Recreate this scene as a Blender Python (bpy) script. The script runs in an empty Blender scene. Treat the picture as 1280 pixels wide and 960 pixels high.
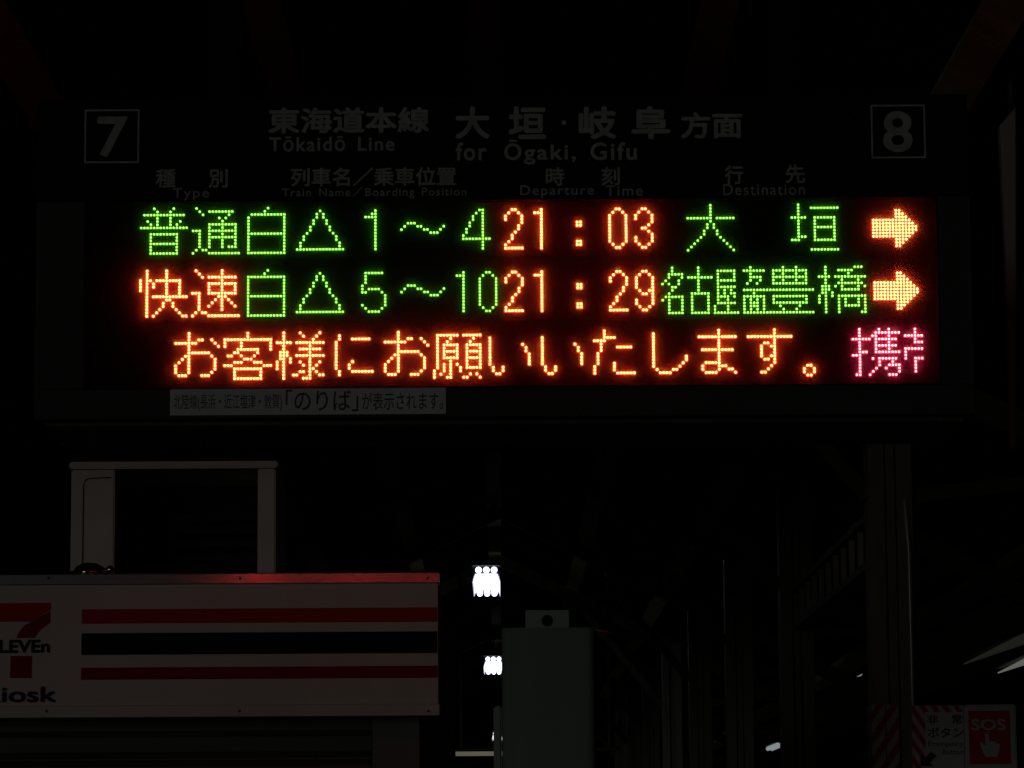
import bpy, bmesh, math, random
from mathutils import Vector, Matrix

random.seed(7)
scene = bpy.context.scene
COL = scene.collection

# ------------------------------------------------------------------ camera
W0, H0, F = 1280.0, 960.0, 4200.0            # the photograph's frame and focal length in its pixels
YAW, PITCH, ROLL = 0.0040476, 0.1442296, -0.0060802
CAM = Vector((0.0, 0.0, 1.6))
fwd = Vector((math.sin(YAW) * math.cos(PITCH), math.cos(YAW) * math.cos(PITCH), math.sin(PITCH)))
rgt0 = Vector((math.cos(YAW), -math.sin(YAW), 0.0))
up0 = rgt0.cross(fwd)
RGT = rgt0 * math.cos(ROLL) + up0 * math.sin(ROLL)
UPV = up0 * math.cos(ROLL) - rgt0 * math.sin(ROLL)
cam_data = bpy.data.cameras.new('camera')
cam_data.sensor_width = 36.0
cam_data.lens = 36.0 * F / W0
cam_data.clip_start = 0.1
cam_data.clip_end = 3000.0
cam = bpy.data.objects.new('camera', cam_data)
COL.objects.link(cam)
m3 = Matrix((RGT, UPV, -fwd)).transposed()
cam.matrix_world = Matrix.Translation(CAM) @ m3.to_4x4()
scene.camera = cam

# ------------------------------------------------------------------ sky, sun, exposure (night)
SUN_AZ, SUN_EL = math.radians(205.0), math.radians(2.0)   # dim stray light of the station, behind the camera on its left
world = bpy.data.worlds.new('World')
scene.world = world
world.use_nodes = True
wn = world.node_tree
sky = wn.nodes.new('ShaderNodeTexSky')
sky.sky_type = 'NISHITA'
sky.sun_disc = False
sky.sun_elevation = SUN_EL
sky.sun_rotation = SUN_AZ
bgn = wn.nodes['Background']
wn.links.new(sky.outputs[0], bgn.inputs[0])
bgn.inputs[1].default_value = 0.00012
sun_data = bpy.data.lights.new('sun', 'SUN')
sun_data.energy = 0.055
sun_data.angle = math.radians(10.0)
sun_data.color = (1.0, 1.0, 0.92)
sun = bpy.data.objects.new('sun', sun_data)
COL.objects.link(sun)
sun_dir = Vector((math.sin(SUN_AZ) * math.cos(SUN_EL), math.cos(SUN_AZ) * math.cos(SUN_EL), math.sin(SUN_EL)))
sun.rotation_euler = sun_dir.to_track_quat('Z', 'Y').to_euler()
sun.location = (-3, -10, 3)
vs = scene.view_settings
vs.view_transform = 'Standard'
vs.look = 'None'
vs.exposure = 0.0
vs.gamma = 1.0
vs.use_curve_mapping = False
scene.cycles.use_denoising = True
scene.cycles.max_bounces = 4
scene.cycles.transparent_max_bounces = 12
scene.cycles.filter_width = 1.5


def at(px, py, y):
    """point on the vertical plane at distance y that the photograph shows at (px, py)"""
    d = fwd + RGT * ((px - 640.0) / F) - UPV * ((py - 480.0) / F)
    return CAM + d * ((y - CAM.y) / d.y)


# ------------------------------------------------------------------ materials
MATS = {}


def mat(name, color, rough=0.6, metal=0.0, var=0.12, scale=6.0, bump=0.0, spec=0.5, streak=False):
    m = bpy.data.materials.new(name)
    m.use_nodes = True
    nt = m.node_tree
    b = nt.nodes['Principled BSDF']
    b.inputs['Roughness'].default_value = rough
    b.inputs['Metallic'].default_value = metal
    b.inputs['Specular IOR Level'].default_value = spec
    tc = nt.nodes.new('ShaderNodeTexCoord')
    nz = nt.nodes.new('ShaderNodeTexNoise')
    nz.inputs['Scale'].default_value = scale
    nz.inputs['Detail'].default_value = 6.0
    src = tc.outputs['Object']
    if streak:
        mp = nt.nodes.new('ShaderNodeMapping')
        mp.inputs['Scale'].default_value = (3.0, 3.0, 0.25)
        nt.links.new(src, mp.inputs[0])
        src = mp.outputs[0]
    nt.links.new(src, nz.inputs['Vector'])
    rp = nt.nodes.new('ShaderNodeValToRGB')
    c = color
    rp.color_ramp.elements[0].position = 0.3
    rp.color_ramp.elements[1].position = 0.7
    rp.color_ramp.elements[0].color = (c[0] * (1 - var), c[1] * (1 - var), c[2] * (1 - var), 1)
    rp.color_ramp.elements[1].color = (min(1, c[0] * (1 + var)), min(1, c[1] * (1 + var)), min(1, c[2] * (1 + var)), 1)
    nt.links.new(nz.outputs[0], rp.inputs[0])
    nt.links.new(rp.outputs[0], b.inputs['Base Color'])
    if bump > 0:
        n2 = nt.nodes.new('ShaderNodeTexNoise')
        n2.inputs['Scale'].default_value = scale * 14
        nt.links.new(tc.outputs['Object'], n2.inputs['Vector'])
        bp = nt.nodes.new('ShaderNodeBump')
        bp.inputs['Strength'].default_value = bump
        bp.inputs['Distance'].default_value = 0.01
        nt.links.new(n2.outputs[0], bp.inputs['Height'])
        nt.links.new(bp.outputs[0], b.inputs['Normal'])
    MATS[name] = m
    return m


def glow(name, color, strength=1.0):
    m = bpy.data.materials.new(name)
    m.use_nodes = True
    nt = m.node_tree
    b = nt.nodes['Principled BSDF']
    b.inputs['Base Color'].default_value = (0.02, 0.02, 0.02, 1)
    b.inputs['Roughness'].default_value = 0.3
    b.inputs['Emission Color'].default_value = (*color, 1)
    b.inputs['Emission Strength'].default_value = strength
    MATS[name] = m
    return m


def stripes(name, c1, c2, period, sign=1.0, rough=0.5):
    """diagonal warning bands, printed flat"""
    m = bpy.data.materials.new(name)
    m.use_nodes = True
    nt = m.node_tree
    b = nt.nodes['Principled BSDF']
    b.inputs['Roughness'].default_value = rough
    tc = nt.nodes.new('ShaderNodeTexCoord')
    sp = nt.nodes.new('ShaderNodeSeparateXYZ')
    nt.links.new(tc.outputs['Object'], sp.inputs[0])
    k = nt.nodes.new('ShaderNodeMath'); k.operation = 'MULTIPLY_ADD'
    nt.links.new(sp.outputs['X'], k.inputs[0])
    k.inputs[1].default_value = -1.5 * sign
    nt.links.new(sp.outputs['Z'], k.inputs[2])
    d = nt.nodes.new('ShaderNodeMath'); d.operation = 'DIVIDE'
    nt.links.new(k.outputs[0], d.inputs[0]); d.inputs[1].default_value = period
    fr = nt.nodes.new('ShaderNodeMath'); fr.operation = 'FRACT'
    nt.links.new(d.outputs[0], fr.inputs[0])
    gt = nt.nodes.new('ShaderNodeMath'); gt.operation = 'GREATER_THAN'
    nt.links.new(fr.outputs[0], gt.inputs[0]); gt.inputs[1].default_value = 0.5
    mx = nt.nodes.new('ShaderNodeMix'); mx.data_type = 'RGBA'
    nt.links.new(gt.outputs[0], mx.inputs['Factor'])
    mx.inputs['A'].default_value = (*c1, 1)
    mx.inputs['B'].default_value = (*c2, 1)
    nt.links.new(mx.outputs['Result'], b.inputs['Base Color'])
    MATS[name] = m
    return m


mat('housing', (0.05, 0.054, 0.05), 0.6, 0.0, 0.15, 5.0, 0.05, 0.15)
mat('header_face', (0.010, 0.011, 0.010), 0.8, 0.0, 0.2, 5.0, 0, 0.03)
mat('letter_grey', (0.40, 0.44, 0.41), 0.6, 0.0, 0.18, 30.0)
mat('led_board', (0.008, 0.0075, 0.0075), 1.0, 0.0, 0.2, 60.0, 0, 0.0)
mat('led_off', (0.03, 0.028, 0.026), 0.25, 0.0, 0.1, 60.0)
mat('sticker_white', (0.74, 0.77, 0.78), 0.5, 0.0, 0.06, 12.0)
mat('sticker_ink', (0.05, 0.055, 0.11), 0.6, 0.0, 0.1, 20.0)
mat('dark_steel', (0.06, 0.058, 0.045), 0.55, 0.2, 0.25, 4.0, 0.1)
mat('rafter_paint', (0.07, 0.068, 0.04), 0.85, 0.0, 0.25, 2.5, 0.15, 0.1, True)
mat('girder_paint', (0.30, 0.30, 0.25), 0.7, 0.0, 0.2, 4.0, 0.1, 0.2)
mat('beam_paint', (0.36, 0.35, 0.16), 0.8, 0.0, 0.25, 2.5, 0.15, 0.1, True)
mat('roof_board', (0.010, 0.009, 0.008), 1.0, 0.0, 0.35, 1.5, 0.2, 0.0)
mat('column_paint', (0.16, 0.16, 0.115), 0.5, 0.0, 0.22, 4.0, 0.15, 0.4, True)
mat('white_panel', (0.66, 0.67, 0.62), 0.6, 0.0, 0.07, 3.0, 0.02, 0.2)
mat('alu_trim', (0.70, 0.71, 0.72), 0.18, 0.75, 0.06, 9.0)
mat('stripe_orange', (0.50, 0.030, 0.012), 0.45, 0.0, 0.05, 8.0, 0, 0.05)
mat('stripe_green', (0.003, 0.008, 0.006), 0.45, 0.0, 0.05, 8.0, 0, 0.05)
mat('stripe_red', (0.30, 0.008, 0.009), 0.45, 0.0, 0.05, 8.0, 0, 0.05)
mat('logo_ink', (0.012, 0.03, 0.02), 0.5, 0.0, 0.05, 8.0, 0, 0.05)
mat('kiosk_ink', (0.03, 0.04, 0.09), 0.5, 0.0, 0.05, 8.0, 0, 0.05)
mat('kiosk_wall', (0.16, 0.165, 0.15), 0.6, 0.0, 0.15, 3.0)
mat('shutter', (0.07, 0.072, 0.068), 0.5, 0.3, 0.15, 3.0)
mat('roof_sheet', (0.2, 0.2, 0.19), 0.7, 0.0, 0.25, 3.0, 0.1)
mat('unit_white', (0.70, 0.72, 0.64), 0.5, 0.0, 0.10, 5.0, 0.03)
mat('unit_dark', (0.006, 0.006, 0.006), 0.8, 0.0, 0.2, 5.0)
mat('dome_dark', (0.02, 0.02, 0.022), 0.12, 0.0, 0.1, 8.0, 0, 0.8)
mat('chrome', (0.8, 0.82, 0.84), 0.12, 1.0, 0.03, 8.0)
mat('cabinet_green', (0.38, 0.48, 0.41), 0.48, 0.0, 0.10, 4.0, 0.04, 0.5, True)
mat('cable_grey', (0.6, 0.62, 0.62), 0.45, 0.0, 0.1, 20.0)
mat('pipe_grey', (0.42, 0.44, 0.45), 0.35, 0.4, 0.15, 6.0)
mat('plate_white', (0.50, 0.53, 0.55), 0.4, 0.0, 0.05, 8.0)
mat('plate_red', (0.50, 0.022, 0.018), 0.4, 0.0, 0.08, 8.0)
mat('plate_ink', (0.012, 0.013, 0.018), 0.5, 0.0, 0.05, 8.0)
mat('concrete', (0.23, 0.225, 0.21), 0.85, 0.0, 0.2, 2.0, 0.15)
mat('ballast', (0.10, 0.09, 0.08), 0.95, 0.0, 0.4, 9.0, 0.4)
mat('asphalt', (0.05, 0.05, 0.05), 0.9, 0.0, 0.25, 3.0, 0.2)
mat('tactile_yellow', (0.5, 0.36, 0.05), 0.8, 0.0, 0.2, 5.0, 0.1)
mat('reflector_white', (0.8, 0.8, 0.8), 0.5, 0.0, 0.04, 6.0)
mat('fin_blue', (0.36, 0.42, 0.43), 0.5, 0.0, 0.12, 4.0)
stripes('warning_band', (0.40, 0.40, 0.38), (0.34, 0.02, 0.018), 0.092, 1.0)
stripes('warning_border', (0.45, 0.46, 0.46), (0.36, 0.02, 0.018), 0.068, -1.0)

# light emitting diodes: hot centre of the lens and its coloured flank
glow('led_orange_tip', (16.0, 7.2, 1.15))
glow('led_orange_flank', (15.0, 0.4, 0.2))
glow('led_green_tip', (1.35, 4.0, 0.45))
glow('led_green_flank', (0.12, 1.0, 0.02))
glow('led_orange_flange', (2.4, 0.03, 0.05))  # flange glow is added round each lens to stand in for its halo
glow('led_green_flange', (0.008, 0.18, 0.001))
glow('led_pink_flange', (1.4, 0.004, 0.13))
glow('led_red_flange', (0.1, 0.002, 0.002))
glow('led_pink_tip', (13.0, 3.2, 2.4))
glow('led_pink_flank', (9.5, 0.04, 0.75))
glow('led_red_tip', (11.0, 0.6, 0.5))
glow('led_red_flank', (2.0, 0.03, 0.04))
glow('tube_light', (2.3, 2.45, 3.1))
glow('tube_far', (1.2, 1.3, 1.3))
glow('tube_weak', (0.10, 0.09, 0.065))
glow('tube_dim', (0.11, 0.115, 0.10))
glow('hood_sheen', (0.011, 0.011, 0.009))  # emission standing in for lamplight on a hood
glow('panel_light', (0.22, 0.25, 0.26))

# clear sheet with haze put in to spread the diodes' light like lens bloom
mp = bpy.data.materials.new('bloom_haze')
mp.use_nodes = True
nt = mp.node_tree
for n in list(nt.nodes):
    nt.nodes.remove(n)
out = nt.nodes.new('ShaderNodeOutputMaterial')
tr = nt.nodes.new('ShaderNodeBsdfTransparent')
tl = nt.nodes.new('ShaderNodeBsdfTranslucent')
tl.inputs[0].default_value = (1, 1, 1, 1)
ms = nt.nodes.new('ShaderNodeMixShader')
ms.inputs[0].default_value = 0.085
nt.links.new(tr.outputs[0], ms.inputs[1])
nt.links.new(tl.outputs[0], ms.inputs[2])
nt.links.new(ms.outputs[0], out.inputs[0])
MATS['bloom_haze'] = mp


# ------------------------------------------------------------------ mesh helpers
class MB:
    """collects shapes into one mesh"""

    def __init__(self):
        self.v, self.f, self.mi, self.sm = [], [], [], []

    def face(self, idx, mi=0, sm=False):
        self.f.append(idx); self.mi.append(mi); self.sm.append(sm)

    def box(self, x0, x1, y0, y1, z0, z1, mi=0):
        b = len(self.v)
        for x in (x0, x1):
            for y in (y0, y1):
                for z in (z0, z1):
                    self.v.append((x, y, z))
        for q in ((0, 1, 3, 2), (4, 6, 7, 5), (0, 4, 5, 1), (2, 3, 7, 6), (0, 2, 6, 4), (1, 5, 7, 3)):
            self.face([b + i for i in q], mi)
        return self

    def bar(self, p, q, w, h, mi=0):
        """square bar from p to q"""
        p, q = Vector(p), Vector(q)
        d = (q - p).normalized()
        ref = Vector((0, 0, 1)) if abs(d.z) < 0.95 else Vector((0, 1, 0))
        s = d.cross(ref).normalized() * (w / 2)
        t = s.cross(d).normalized() * (h / 2)
        b = len(self.v)
        for c in (p, q):
            for a, e in ((-1, -1), (1, -1), (1, 1), (-1, 1)):
                self.v.append(tuple(c + s * a + t * e))
        for q4 in ((0, 1, 2, 3), (7, 6, 5, 4), (0, 4, 5, 1), (1, 5, 6, 2), (2, 6, 7, 3), (3, 7, 4, 0)):
            self.face([b + i for i in q4], mi)
        return self

    def tube(self, pts, r, n=10, mi=0, caps=True):
        pts = [Vector(p) for p in pts]
        rings = []
        for i, p in enumerate(pts):
            d = (pts[min(i + 1, len(pts) - 1)] - pts[max(i - 1, 0)]).normalized()
            ref = Vector((0, 0, 1)) if abs(d.z) < 0.9 else Vector((1, 0, 0))
            s = d.cross(ref).normalized(); t = s.cross(d).normalized()
            rr = r[i] if isinstance(r, (list, tuple)) else r
            b = len(self.v)
            for k in range(n):
                a = 2 * math.pi * k / n
                self.v.append(tuple(p + (s * math.cos(a) + t * math.sin(a)) * rr))
            rings.append(b)
        for a, b in zip(rings, rings[1:]):
            for k in range(n):
                self.face([a + k, b + k, b + (k + 1) % n, a + (k + 1) % n], mi, True)
        if caps:
            self.face([rings[0] + k for k in range(n)], mi)
            self.face([rings[-1] + k for k in reversed(range(n))], mi)
        return self

    def prism(self, poly, y0, y1, mi=0):
        """polygon given in (x, z), extruded along y"""
        b = len(self.v); n = len(poly)
        for y in (y0, y1):
            for x, z in poly:
                self.v.append((x, y, z))
        self.face([b + i for i in range(n)], mi)
        self.face([b + n + i for i in reversed(range(n))], mi)
        for i in range(n):
            j = (i + 1) % n
            self.face([b + i, b + n + i, b + n + j, b + j], mi)
        return self

    def build(self, name, mats, parent=None, bevel=0.0, seg=2):
        me = bpy.data.meshes.new(name)
        me.from_pydata(self.v, [], self.f)
        if isinstance(mats, str):
            mats = [mats]
        for m in mats:
            me.materials.append(MATS[m])
        me.polygons.foreach_set('material_index', self.mi)
        me.polygons.foreach_set('use_smooth', self.sm)
        bm = bmesh.new(); bm.from_mesh(me)
        bmesh.ops.recalc_face_normals(bm, faces=bm.faces)
        if bevel > 0:
            bmesh.ops.bevel(bm, geom=list(bm.edges), offset=bevel, segments=seg, affect='EDGES', clamp_overlap=True)
        bm.to_mesh(me); bm.free()
        o = bpy.data.objects.new(name, me)
        COL.objects.link(o)
        if parent is not None:
            o.parent = parent
        return o


def thing(name, label, cat, loc=(0, 0, 0), rz=0.0, group=None):
    o = bpy.data.objects.new(name, None)
    o.empty_display_size = 0.2
    COL.objects.link(o)
    o.location = loc
    o.rotation_euler = (0, 0, rz)
    o['label'] = label
    o['category'] = cat
    if group:
        o['group'] = group
    return o


def tag(o, label, cat, group=None):
    o['label'] = label
    o['category'] = cat
    if group:
        o['group'] = group
    return o


def structure(o):
    o['kind'] = 'structure'
    return o


def copy_tree(o, parent=None):
    c = o.copy()
    COL.objects.link(c)
    c.parent = parent
    for ch in [k for k in bpy.data.objects if k.parent == o]:
        copy_tree(ch, c)
    return c


def lettering(body, x0, x1, z0, z1, y, material, parent, bold=0.0, depth=0.001, name='lettering', shear=0.0, space=1.0):
    """text fitted to a rectangle of the plane y, facing -y"""
    cu = bpy.data.curves.new('text', 'FONT')
    cu.body = body
    cu.resolution_u = 5
    cu.shear = shear
    cu.extrude = 0.0
    cu.space_character = space
    cu.space_word = 1.0 + (space - 1.0) * 3.0
    to = bpy.data.objects.new('text', cu)
    COL.objects.link(to)
    dg = bpy.context.evaluated_depsgraph_get()
    me = bpy.data.meshes.new_from_object(to.evaluated_get(dg))
    bpy.data.objects.remove(to)
    xs = [v.co.x for v in me.vertices]; ys = [v.co.y for v in me.vertices]
    ax, bx, ay, by = min(xs), max(xs), min(ys), max(ys)
    for v in me.vertices:
        v.co = (x0 + (v.co.x - ax) / (bx - ax) * (x1 - x0), y, z0 + (v.co.y - ay) / (by - ay) * (z1 - z0))
    bm = bmesh.new(); bm.from_mesh(me)
    if bold > 0:                              # heavier strokes: the outline repeated a hair's breadth to each side
        su = bold * (x1 - x0) / (bx - ax); sv = bold * (z1 - z0) / (by - ay)
        base = list(bm.verts) + list(bm.edges) + list(bm.faces)
        for q, (du, dv) in enumerate(((1, 0.5), (-1, -0.5), (0.5, -1), (-0.5, 1))):
            d_ = bmesh.ops.duplicate(bm, geom=base)
            for e in d_['geom']:
                if isinstance(e, bmesh.types.BMVert):
                    e.co.x += du * su; e.co.z += dv * sv; e.co.y -= depth * 0.12 * (q + 1)
    for e in bm.verts:
        e.co.y -= depth * 0.5
    bm.to_mesh(me); bm.free()
    me.materials.clear()
    me.materials.append(MATS[material])
    o = bpy.data.objects.new(name, me)
    COL.objects.link(o)
    o.parent = parent
    return o


# ------------------------------------------------------------------ the setting: ground, track beds, platforms
g = MB(); g.box(-400, 400, -80, 700, -1.45, -1.25); structure(g.build('ground', 'asphalt'))
PLAT_W = 3.6
g = MB(); g.box(-PLAT_W, PLAT_W, -30, 160, -1.25, 0.0); structure(g.build('platform', 'concrete', None, 0.02))
g = MB(); g.box(PLAT_W + 4.2, PLAT_W + 12.0, -30, 160, -1.25, 0.0); structure(g.build('platform', 'concrete', None, 0.02))
for s in (-1, 1):
    g = MB(); g.box(s * (PLAT_W - 0.95) - 0.15, s * (PLAT_W - 0.95) + 0.15, -30, 160, 0.0, 0.006)
    structure(g.build('tactile_paving', 'tactile_yellow'))
g = MB(); g.box(PLAT_W + 0.05, PLAT_W + 4.15, -30, 160, -1.25, -1.0); structure(g.build('track_bed', 'ballast'))

# ------------------------------------------------------------------ canopy over the platform
RIDGE, SLOPE = 4.6, 0.5                    # underside of the purlins at the middle, fall per metre
BAYS = [14.0 + 4.5 * k for k in range(0, 24)]
Y0, Y1 = 6.6, 118.0
canopy = thing('platform_canopy', 'dark gabled platform canopy with olive painted purlins overhead', 'canopy', (0, 0, 0))


def under(x):
    return RIDGE - SLOPE * abs(x)


EAVE = 3.05
for s in (-1, 1):
    g = MB()
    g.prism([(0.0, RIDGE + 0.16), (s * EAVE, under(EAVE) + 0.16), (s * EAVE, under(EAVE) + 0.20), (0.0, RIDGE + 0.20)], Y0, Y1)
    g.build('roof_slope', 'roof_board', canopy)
    # corrugated sheeting laid on the boards
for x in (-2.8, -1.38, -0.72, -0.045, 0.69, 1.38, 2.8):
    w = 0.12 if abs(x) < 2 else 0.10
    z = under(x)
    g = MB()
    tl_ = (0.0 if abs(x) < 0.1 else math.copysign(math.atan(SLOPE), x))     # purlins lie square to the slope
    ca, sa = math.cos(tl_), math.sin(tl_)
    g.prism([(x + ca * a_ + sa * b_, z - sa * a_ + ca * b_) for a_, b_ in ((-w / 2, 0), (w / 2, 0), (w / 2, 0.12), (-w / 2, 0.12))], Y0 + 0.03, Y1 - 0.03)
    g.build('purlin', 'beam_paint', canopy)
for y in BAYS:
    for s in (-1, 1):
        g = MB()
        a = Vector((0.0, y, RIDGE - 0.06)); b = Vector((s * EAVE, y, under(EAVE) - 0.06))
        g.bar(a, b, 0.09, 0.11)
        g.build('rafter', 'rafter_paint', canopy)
# ladder girder running from column to column
CX = 1.63
GZ0, GZ1 = 1.6 + 1.30, 1.6 + 1.545
for ya, yb in zip(BAYS[:1], BAYS[1:2]):
    g = MB()
    g.box(CX - 0.03, CX + 0.03, ya + 0.09, yb - 0.09, GZ1 - 0.035, GZ1)
    g.box(CX - 0.03, CX + 0.03, ya + 0.09, yb - 0.09, GZ0, GZ0 + 0.035)
    for k in range(1, 12):
        yy = ya + (yb - ya) * k / 12
        g.box(CX - 0.012, CX + 0.012, yy - 0.02, yy + 0.02, GZ0 + 0.035, GZ1 - 0.035)
    g.build('ladder_girder', 'girder_paint', canopy)

# ------------------------------------------------------------------ columns of the canopy
ORD = ['nearest steel canopy column, red and white warning band at its lower end', 'second steel canopy column, just left of the banded one',
       'third steel canopy column from the emergency sign, in deep shade', 'fourth steel canopy column from the emergency sign, in deep shade',
       'fifth steel canopy column from the emergency sign, barely visible', 'sixth steel canopy column from the emergency sign, barely visible',
       'seventh steel canopy column from the emergency sign, barely visible', 'farthest visible steel canopy column of the row']
col0 = thing('canopy_column', ORD[0], 'column', (CX, BAYS[0], 0), 0, 'row of canopy columns on the right')
HC = under(CX) - 0.02
for s in (-1, 1):
    g = MB()
    g.box(s * 0.058 - 0.034, s * 0.058 + 0.034, -0.085, -0.072, 0.02, HC)
    g.box(s * 0.058 - 0.034, s * 0.058 + 0.034, 0.072, 0.085, 0.02, HC)
    g.box(s * 0.086 - 0.005, s * 0.086 + 0.005, -0.072, 0.072, 0.02, HC)
    g.build('channel', 'column_paint', col0, 0.003, 1)
g = MB()
g.box(-0.02, 0.02, -0.066, 0.066, 0.02, HC)
g.build('web', 'column_paint', col0)
g = MB(); g.box(-0.17, 0.17, -0.17, 0.17, 0.0, 0.02); g.build('base_plate', 'column_paint', col0, 0.003, 1)
for s in (-1, 1):
    g = MB()
    x1 = s * 0.85
    g.bar((s * 0.09, 0, HC - 0.62), (x1, 0, under(CX + x1) - 0.13), 0.07, 0.06)
    g.build('knee_brace', 'rafter_paint', col0)
cols = [col0]
for k in range(1, 8):
    c = copy_tree(col0)
    c.location = (CX, BAYS[k], 0)
    c['label'] = ORD[k]
    cols.append(c)

# warning band wrapped round the nearest column
zt = at(1112, 880, 13.9).z
for xa, xb in ((-0.0985, -0.043), (-0.038, 0.014)):
    g = MB(); g.box(xa, xb, -0.094, -0.088, zt - 1.1, zt); g.build('warning_band', 'warning_band', col0)
g = MB(); g.box(-0.0985, -0.0935, -0.087, 0.094, zt - 1.1, zt); g.build('warning_band', 'warning_band', col0)
# conduit beside it
cp = at(1139, 800, 13.9)
g = MB(); g.tube([(cp.x, 13.9, 0.0), (cp.x, 13.9, 2.9), (cp.x - 0.01, 13.92, 3.1), (cp.x - 0.03, 13.95, 3.3)], 0.011, 8)
o = g.build('conduit_pipe', 'pipe_grey')
tag(o, 'thin grey conduit running up beside the banded column', 'pipe')

# ------------------------------------------------------------------ neighbouring platform's canopy, right of the tracks
nb = thing('neighbour_canopy', 'dark canopy of the next platform beyond the tracks on the right', 'canopy', (PLAT_W + 7.0, 0, 0))
for s in (-1, 1):
    g = MB()
    g.prism([(0, 5.2), (s * 3.6, 4.4), (s * 3.6, 4.44), (0, 5.24)], 16, 130)
    g.build('roof_slope', 'roof_board', nb)
for k in range(12):
    g = MB(); g.box(-0.09, 0.09, 18 + 9 * k, 18.18 + 9 * k, 0.0, 5.19); g.build('column', 'column_paint', nb)

# ------------------------------------------------------------------ fluorescent fittings down the middle of the platform


def ceiling_light(y, px, py, label, tubemat, length=1.7, sc=1.0):
    p = at(px, py, y)
    t = thing('ceiling_light', label, 'lamp', (p.x, y, p.z), 0, 'lit lamps down the middle of the platform')
    g = MB()
    g.box(-0.095 * sc, 0.095 * sc, -length / 2 + 0.02, length / 2, 0.042, 0.05)
    for s in (-1, 1):
        g.prism([(s * 0.096 * sc, 0.042), (s * 0.122 * sc, -0.03), (s * 0.127 * sc, -0.03), (s * 0.101 * sc, 0.05)], -length / 2 + 0.02, length / 2)
    g.build('reflector', 'reflector_white', t)
    for k in (-1, 0, 1):
        x = k * 0.068 * sc
        g = MB(); g.tube([(x, yy, 0.005) for yy in (-length / 2, -length / 2 + 0.02, length / 2, length / 2 + 0.03)], [0.02 * sc, 0.028 * sc, 0.028 * sc, 0.012 * sc], 10)
        g.build('tube', tubemat, t)
        r = 0.029 * sc                                     # round lamp at the near end of the fitting
        g = MB()
        g.tube([(x, -length / 2 - 0.1 - r * math.cos(a_), 0.052 + 0.012 * sc) for a_ in [math.pi * q / 8 for q in range(9)]],
               [max(0.002, r * math.sin(math.pi * q / 8)) for q in range(9)], 12)
        g.build('end_lamp', tubemat, t)
    top = under(p.x) - p.z
    for yy in (-length * 0.3, length * 0.3):
        g = MB(); g.box(-0.008, 0.008, yy - 0.008, yy + 0.008, 0.118, top); g.build('hanger', 'dark_steel', t)
    g = MB(); g.box(-0.13 * sc, 0.13 * sc, -length / 2 - 0.16, length / 2 + 0.05, 0.1, 0.117); g.build('light_shield', 'unit_dark', t)  # plate added above the tubes to keep their light off the roof
    return t


ceiling_light(30.4, 608.5, 733, 'brightest white tube lamp, upper one of the row above the pale cabinet', 'tube_light')
ceiling_light(42.5, 617.0, 836, 'second white tube lamp, just left of the pale cabinet', 'tube_light')
ceiling_light(65.0, 621.5, 923, 'farthest faint lamp glinting at the left edge of the pale cabinet', 'tube_far', 1.6, 0.8)


def side_light(name, label, p, q, y0, y1, tubes, cat='lamp', taper=0.0):
    """slim fitting of the next platform, between two pixels at two distances"""
    a, b = at(p[0], p[1], y0), at(q[0], q[1], y1)
    mid = (a + b) / 2
    t = thing(name, label, cat, mid, 0, 'lamps of the next platform')
    a, b = a - mid, b - mid
    g = MB(); g.bar(a + Vector((0, 0, 0.06)), b + Vector((0, 0, 0.06)), 0.16, 0.05); g.build('housing', 'dark_steel', t)
    for dx, r, m in tubes:
        g = MB(); g.tube([(a + Vector((dx, 0, 0))).lerp(b + Vector((dx, 0, 0)), q / 4) for q in range(5)], [r * (1 - taper * q / 4) for q in range(5)], 8); g.build('tube', m, t)
    g = MB(); g.bar(mid * 0 + Vector((0, 0, 0.08)), Vector((0, 0, 4.6 - mid.z)), 0.02, 0.02); g.build('hanger', 'dark_steel', t)
    return t


side_light('side_lamp', 'half lit tube lamp cut by the right edge above the emergency sign', (1310, 815), (1248, 841), 30.5, 33.5, [(0.0, 0.05, 'tube_dim')], taper=0.85)
side_light('side_lamp', 'dim glow standing in for a lamplit hood above the brighter tube at the right edge', (1310, 786), (1205, 830), 30.5, 35.0, [(0.0, 0.07, 'hood_sheen')], taper=0.9)
side_light('side_lamp', 'small pale lamp seen between the two nearest columns', (1069, 842), (1050, 846), 37.5, 38.6, [(-0.02, 0.03, 'panel_light'), (0.05, 0.03, 'panel_light')])
side_light('side_lamp', 'tiny pale lamp low beside the second column', (972, 931), (960, 936), 58, 60.5, [(0.0, 0.04, 'panel_light'), (0.07, 0.04, 'panel_light')])

# crossbar hung under the canopy
a, b = at(566, 940, 25.0), at(772, 941, 25.0)
cb = thing('hanging_crossbar', 'faintly glowing level tube lamp on a crossbar behind the pale cabinet', 'lamp', ((a.x + b.x) / 2, 25.0, a.z))
hw = (b.x - a.x) / 2
g = MB(); g.box(-hw, hw, -0.03, 0.03, 0.003, 0.028); g.build('rail', 'dark_steel', cb, 0.004, 1)
g = MB(); g.tube([(-hw + 0.02, 0, -0.014), (-hw + 0.45, 0, -0.014)], 0.016, 8); g.build('tube', 'tube_weak', cb)
for s in (-0.9, 0.9):
    g = MB(); g.box(s * hw - 0.01, s * hw + 0.01, -0.01, 0.01, 0.029, under(cb.location.x + s * hw) + 0.01 - a.z); g.build('hanger', 'dark_steel', cb)

# ------------------------------------------------------------------ kiosk
YK = 10.0
kx0, kx1 = at(-190, 800, YK).x, at(547.5, 800, YK).x
KT, KB = at(270, 716.5, YK).z, at(270, 896, YK).z
KD = 4.0
kiosk = thing('station_kiosk', 'white fascia kiosk with red and black stripes and a numeral sign', 'kiosk', (kx0, YK, 0))


def kx(px, py=800):
    return at(px, py, YK).x - kx0


def kz(px, py):
    return at(px, py, YK).z


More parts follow.
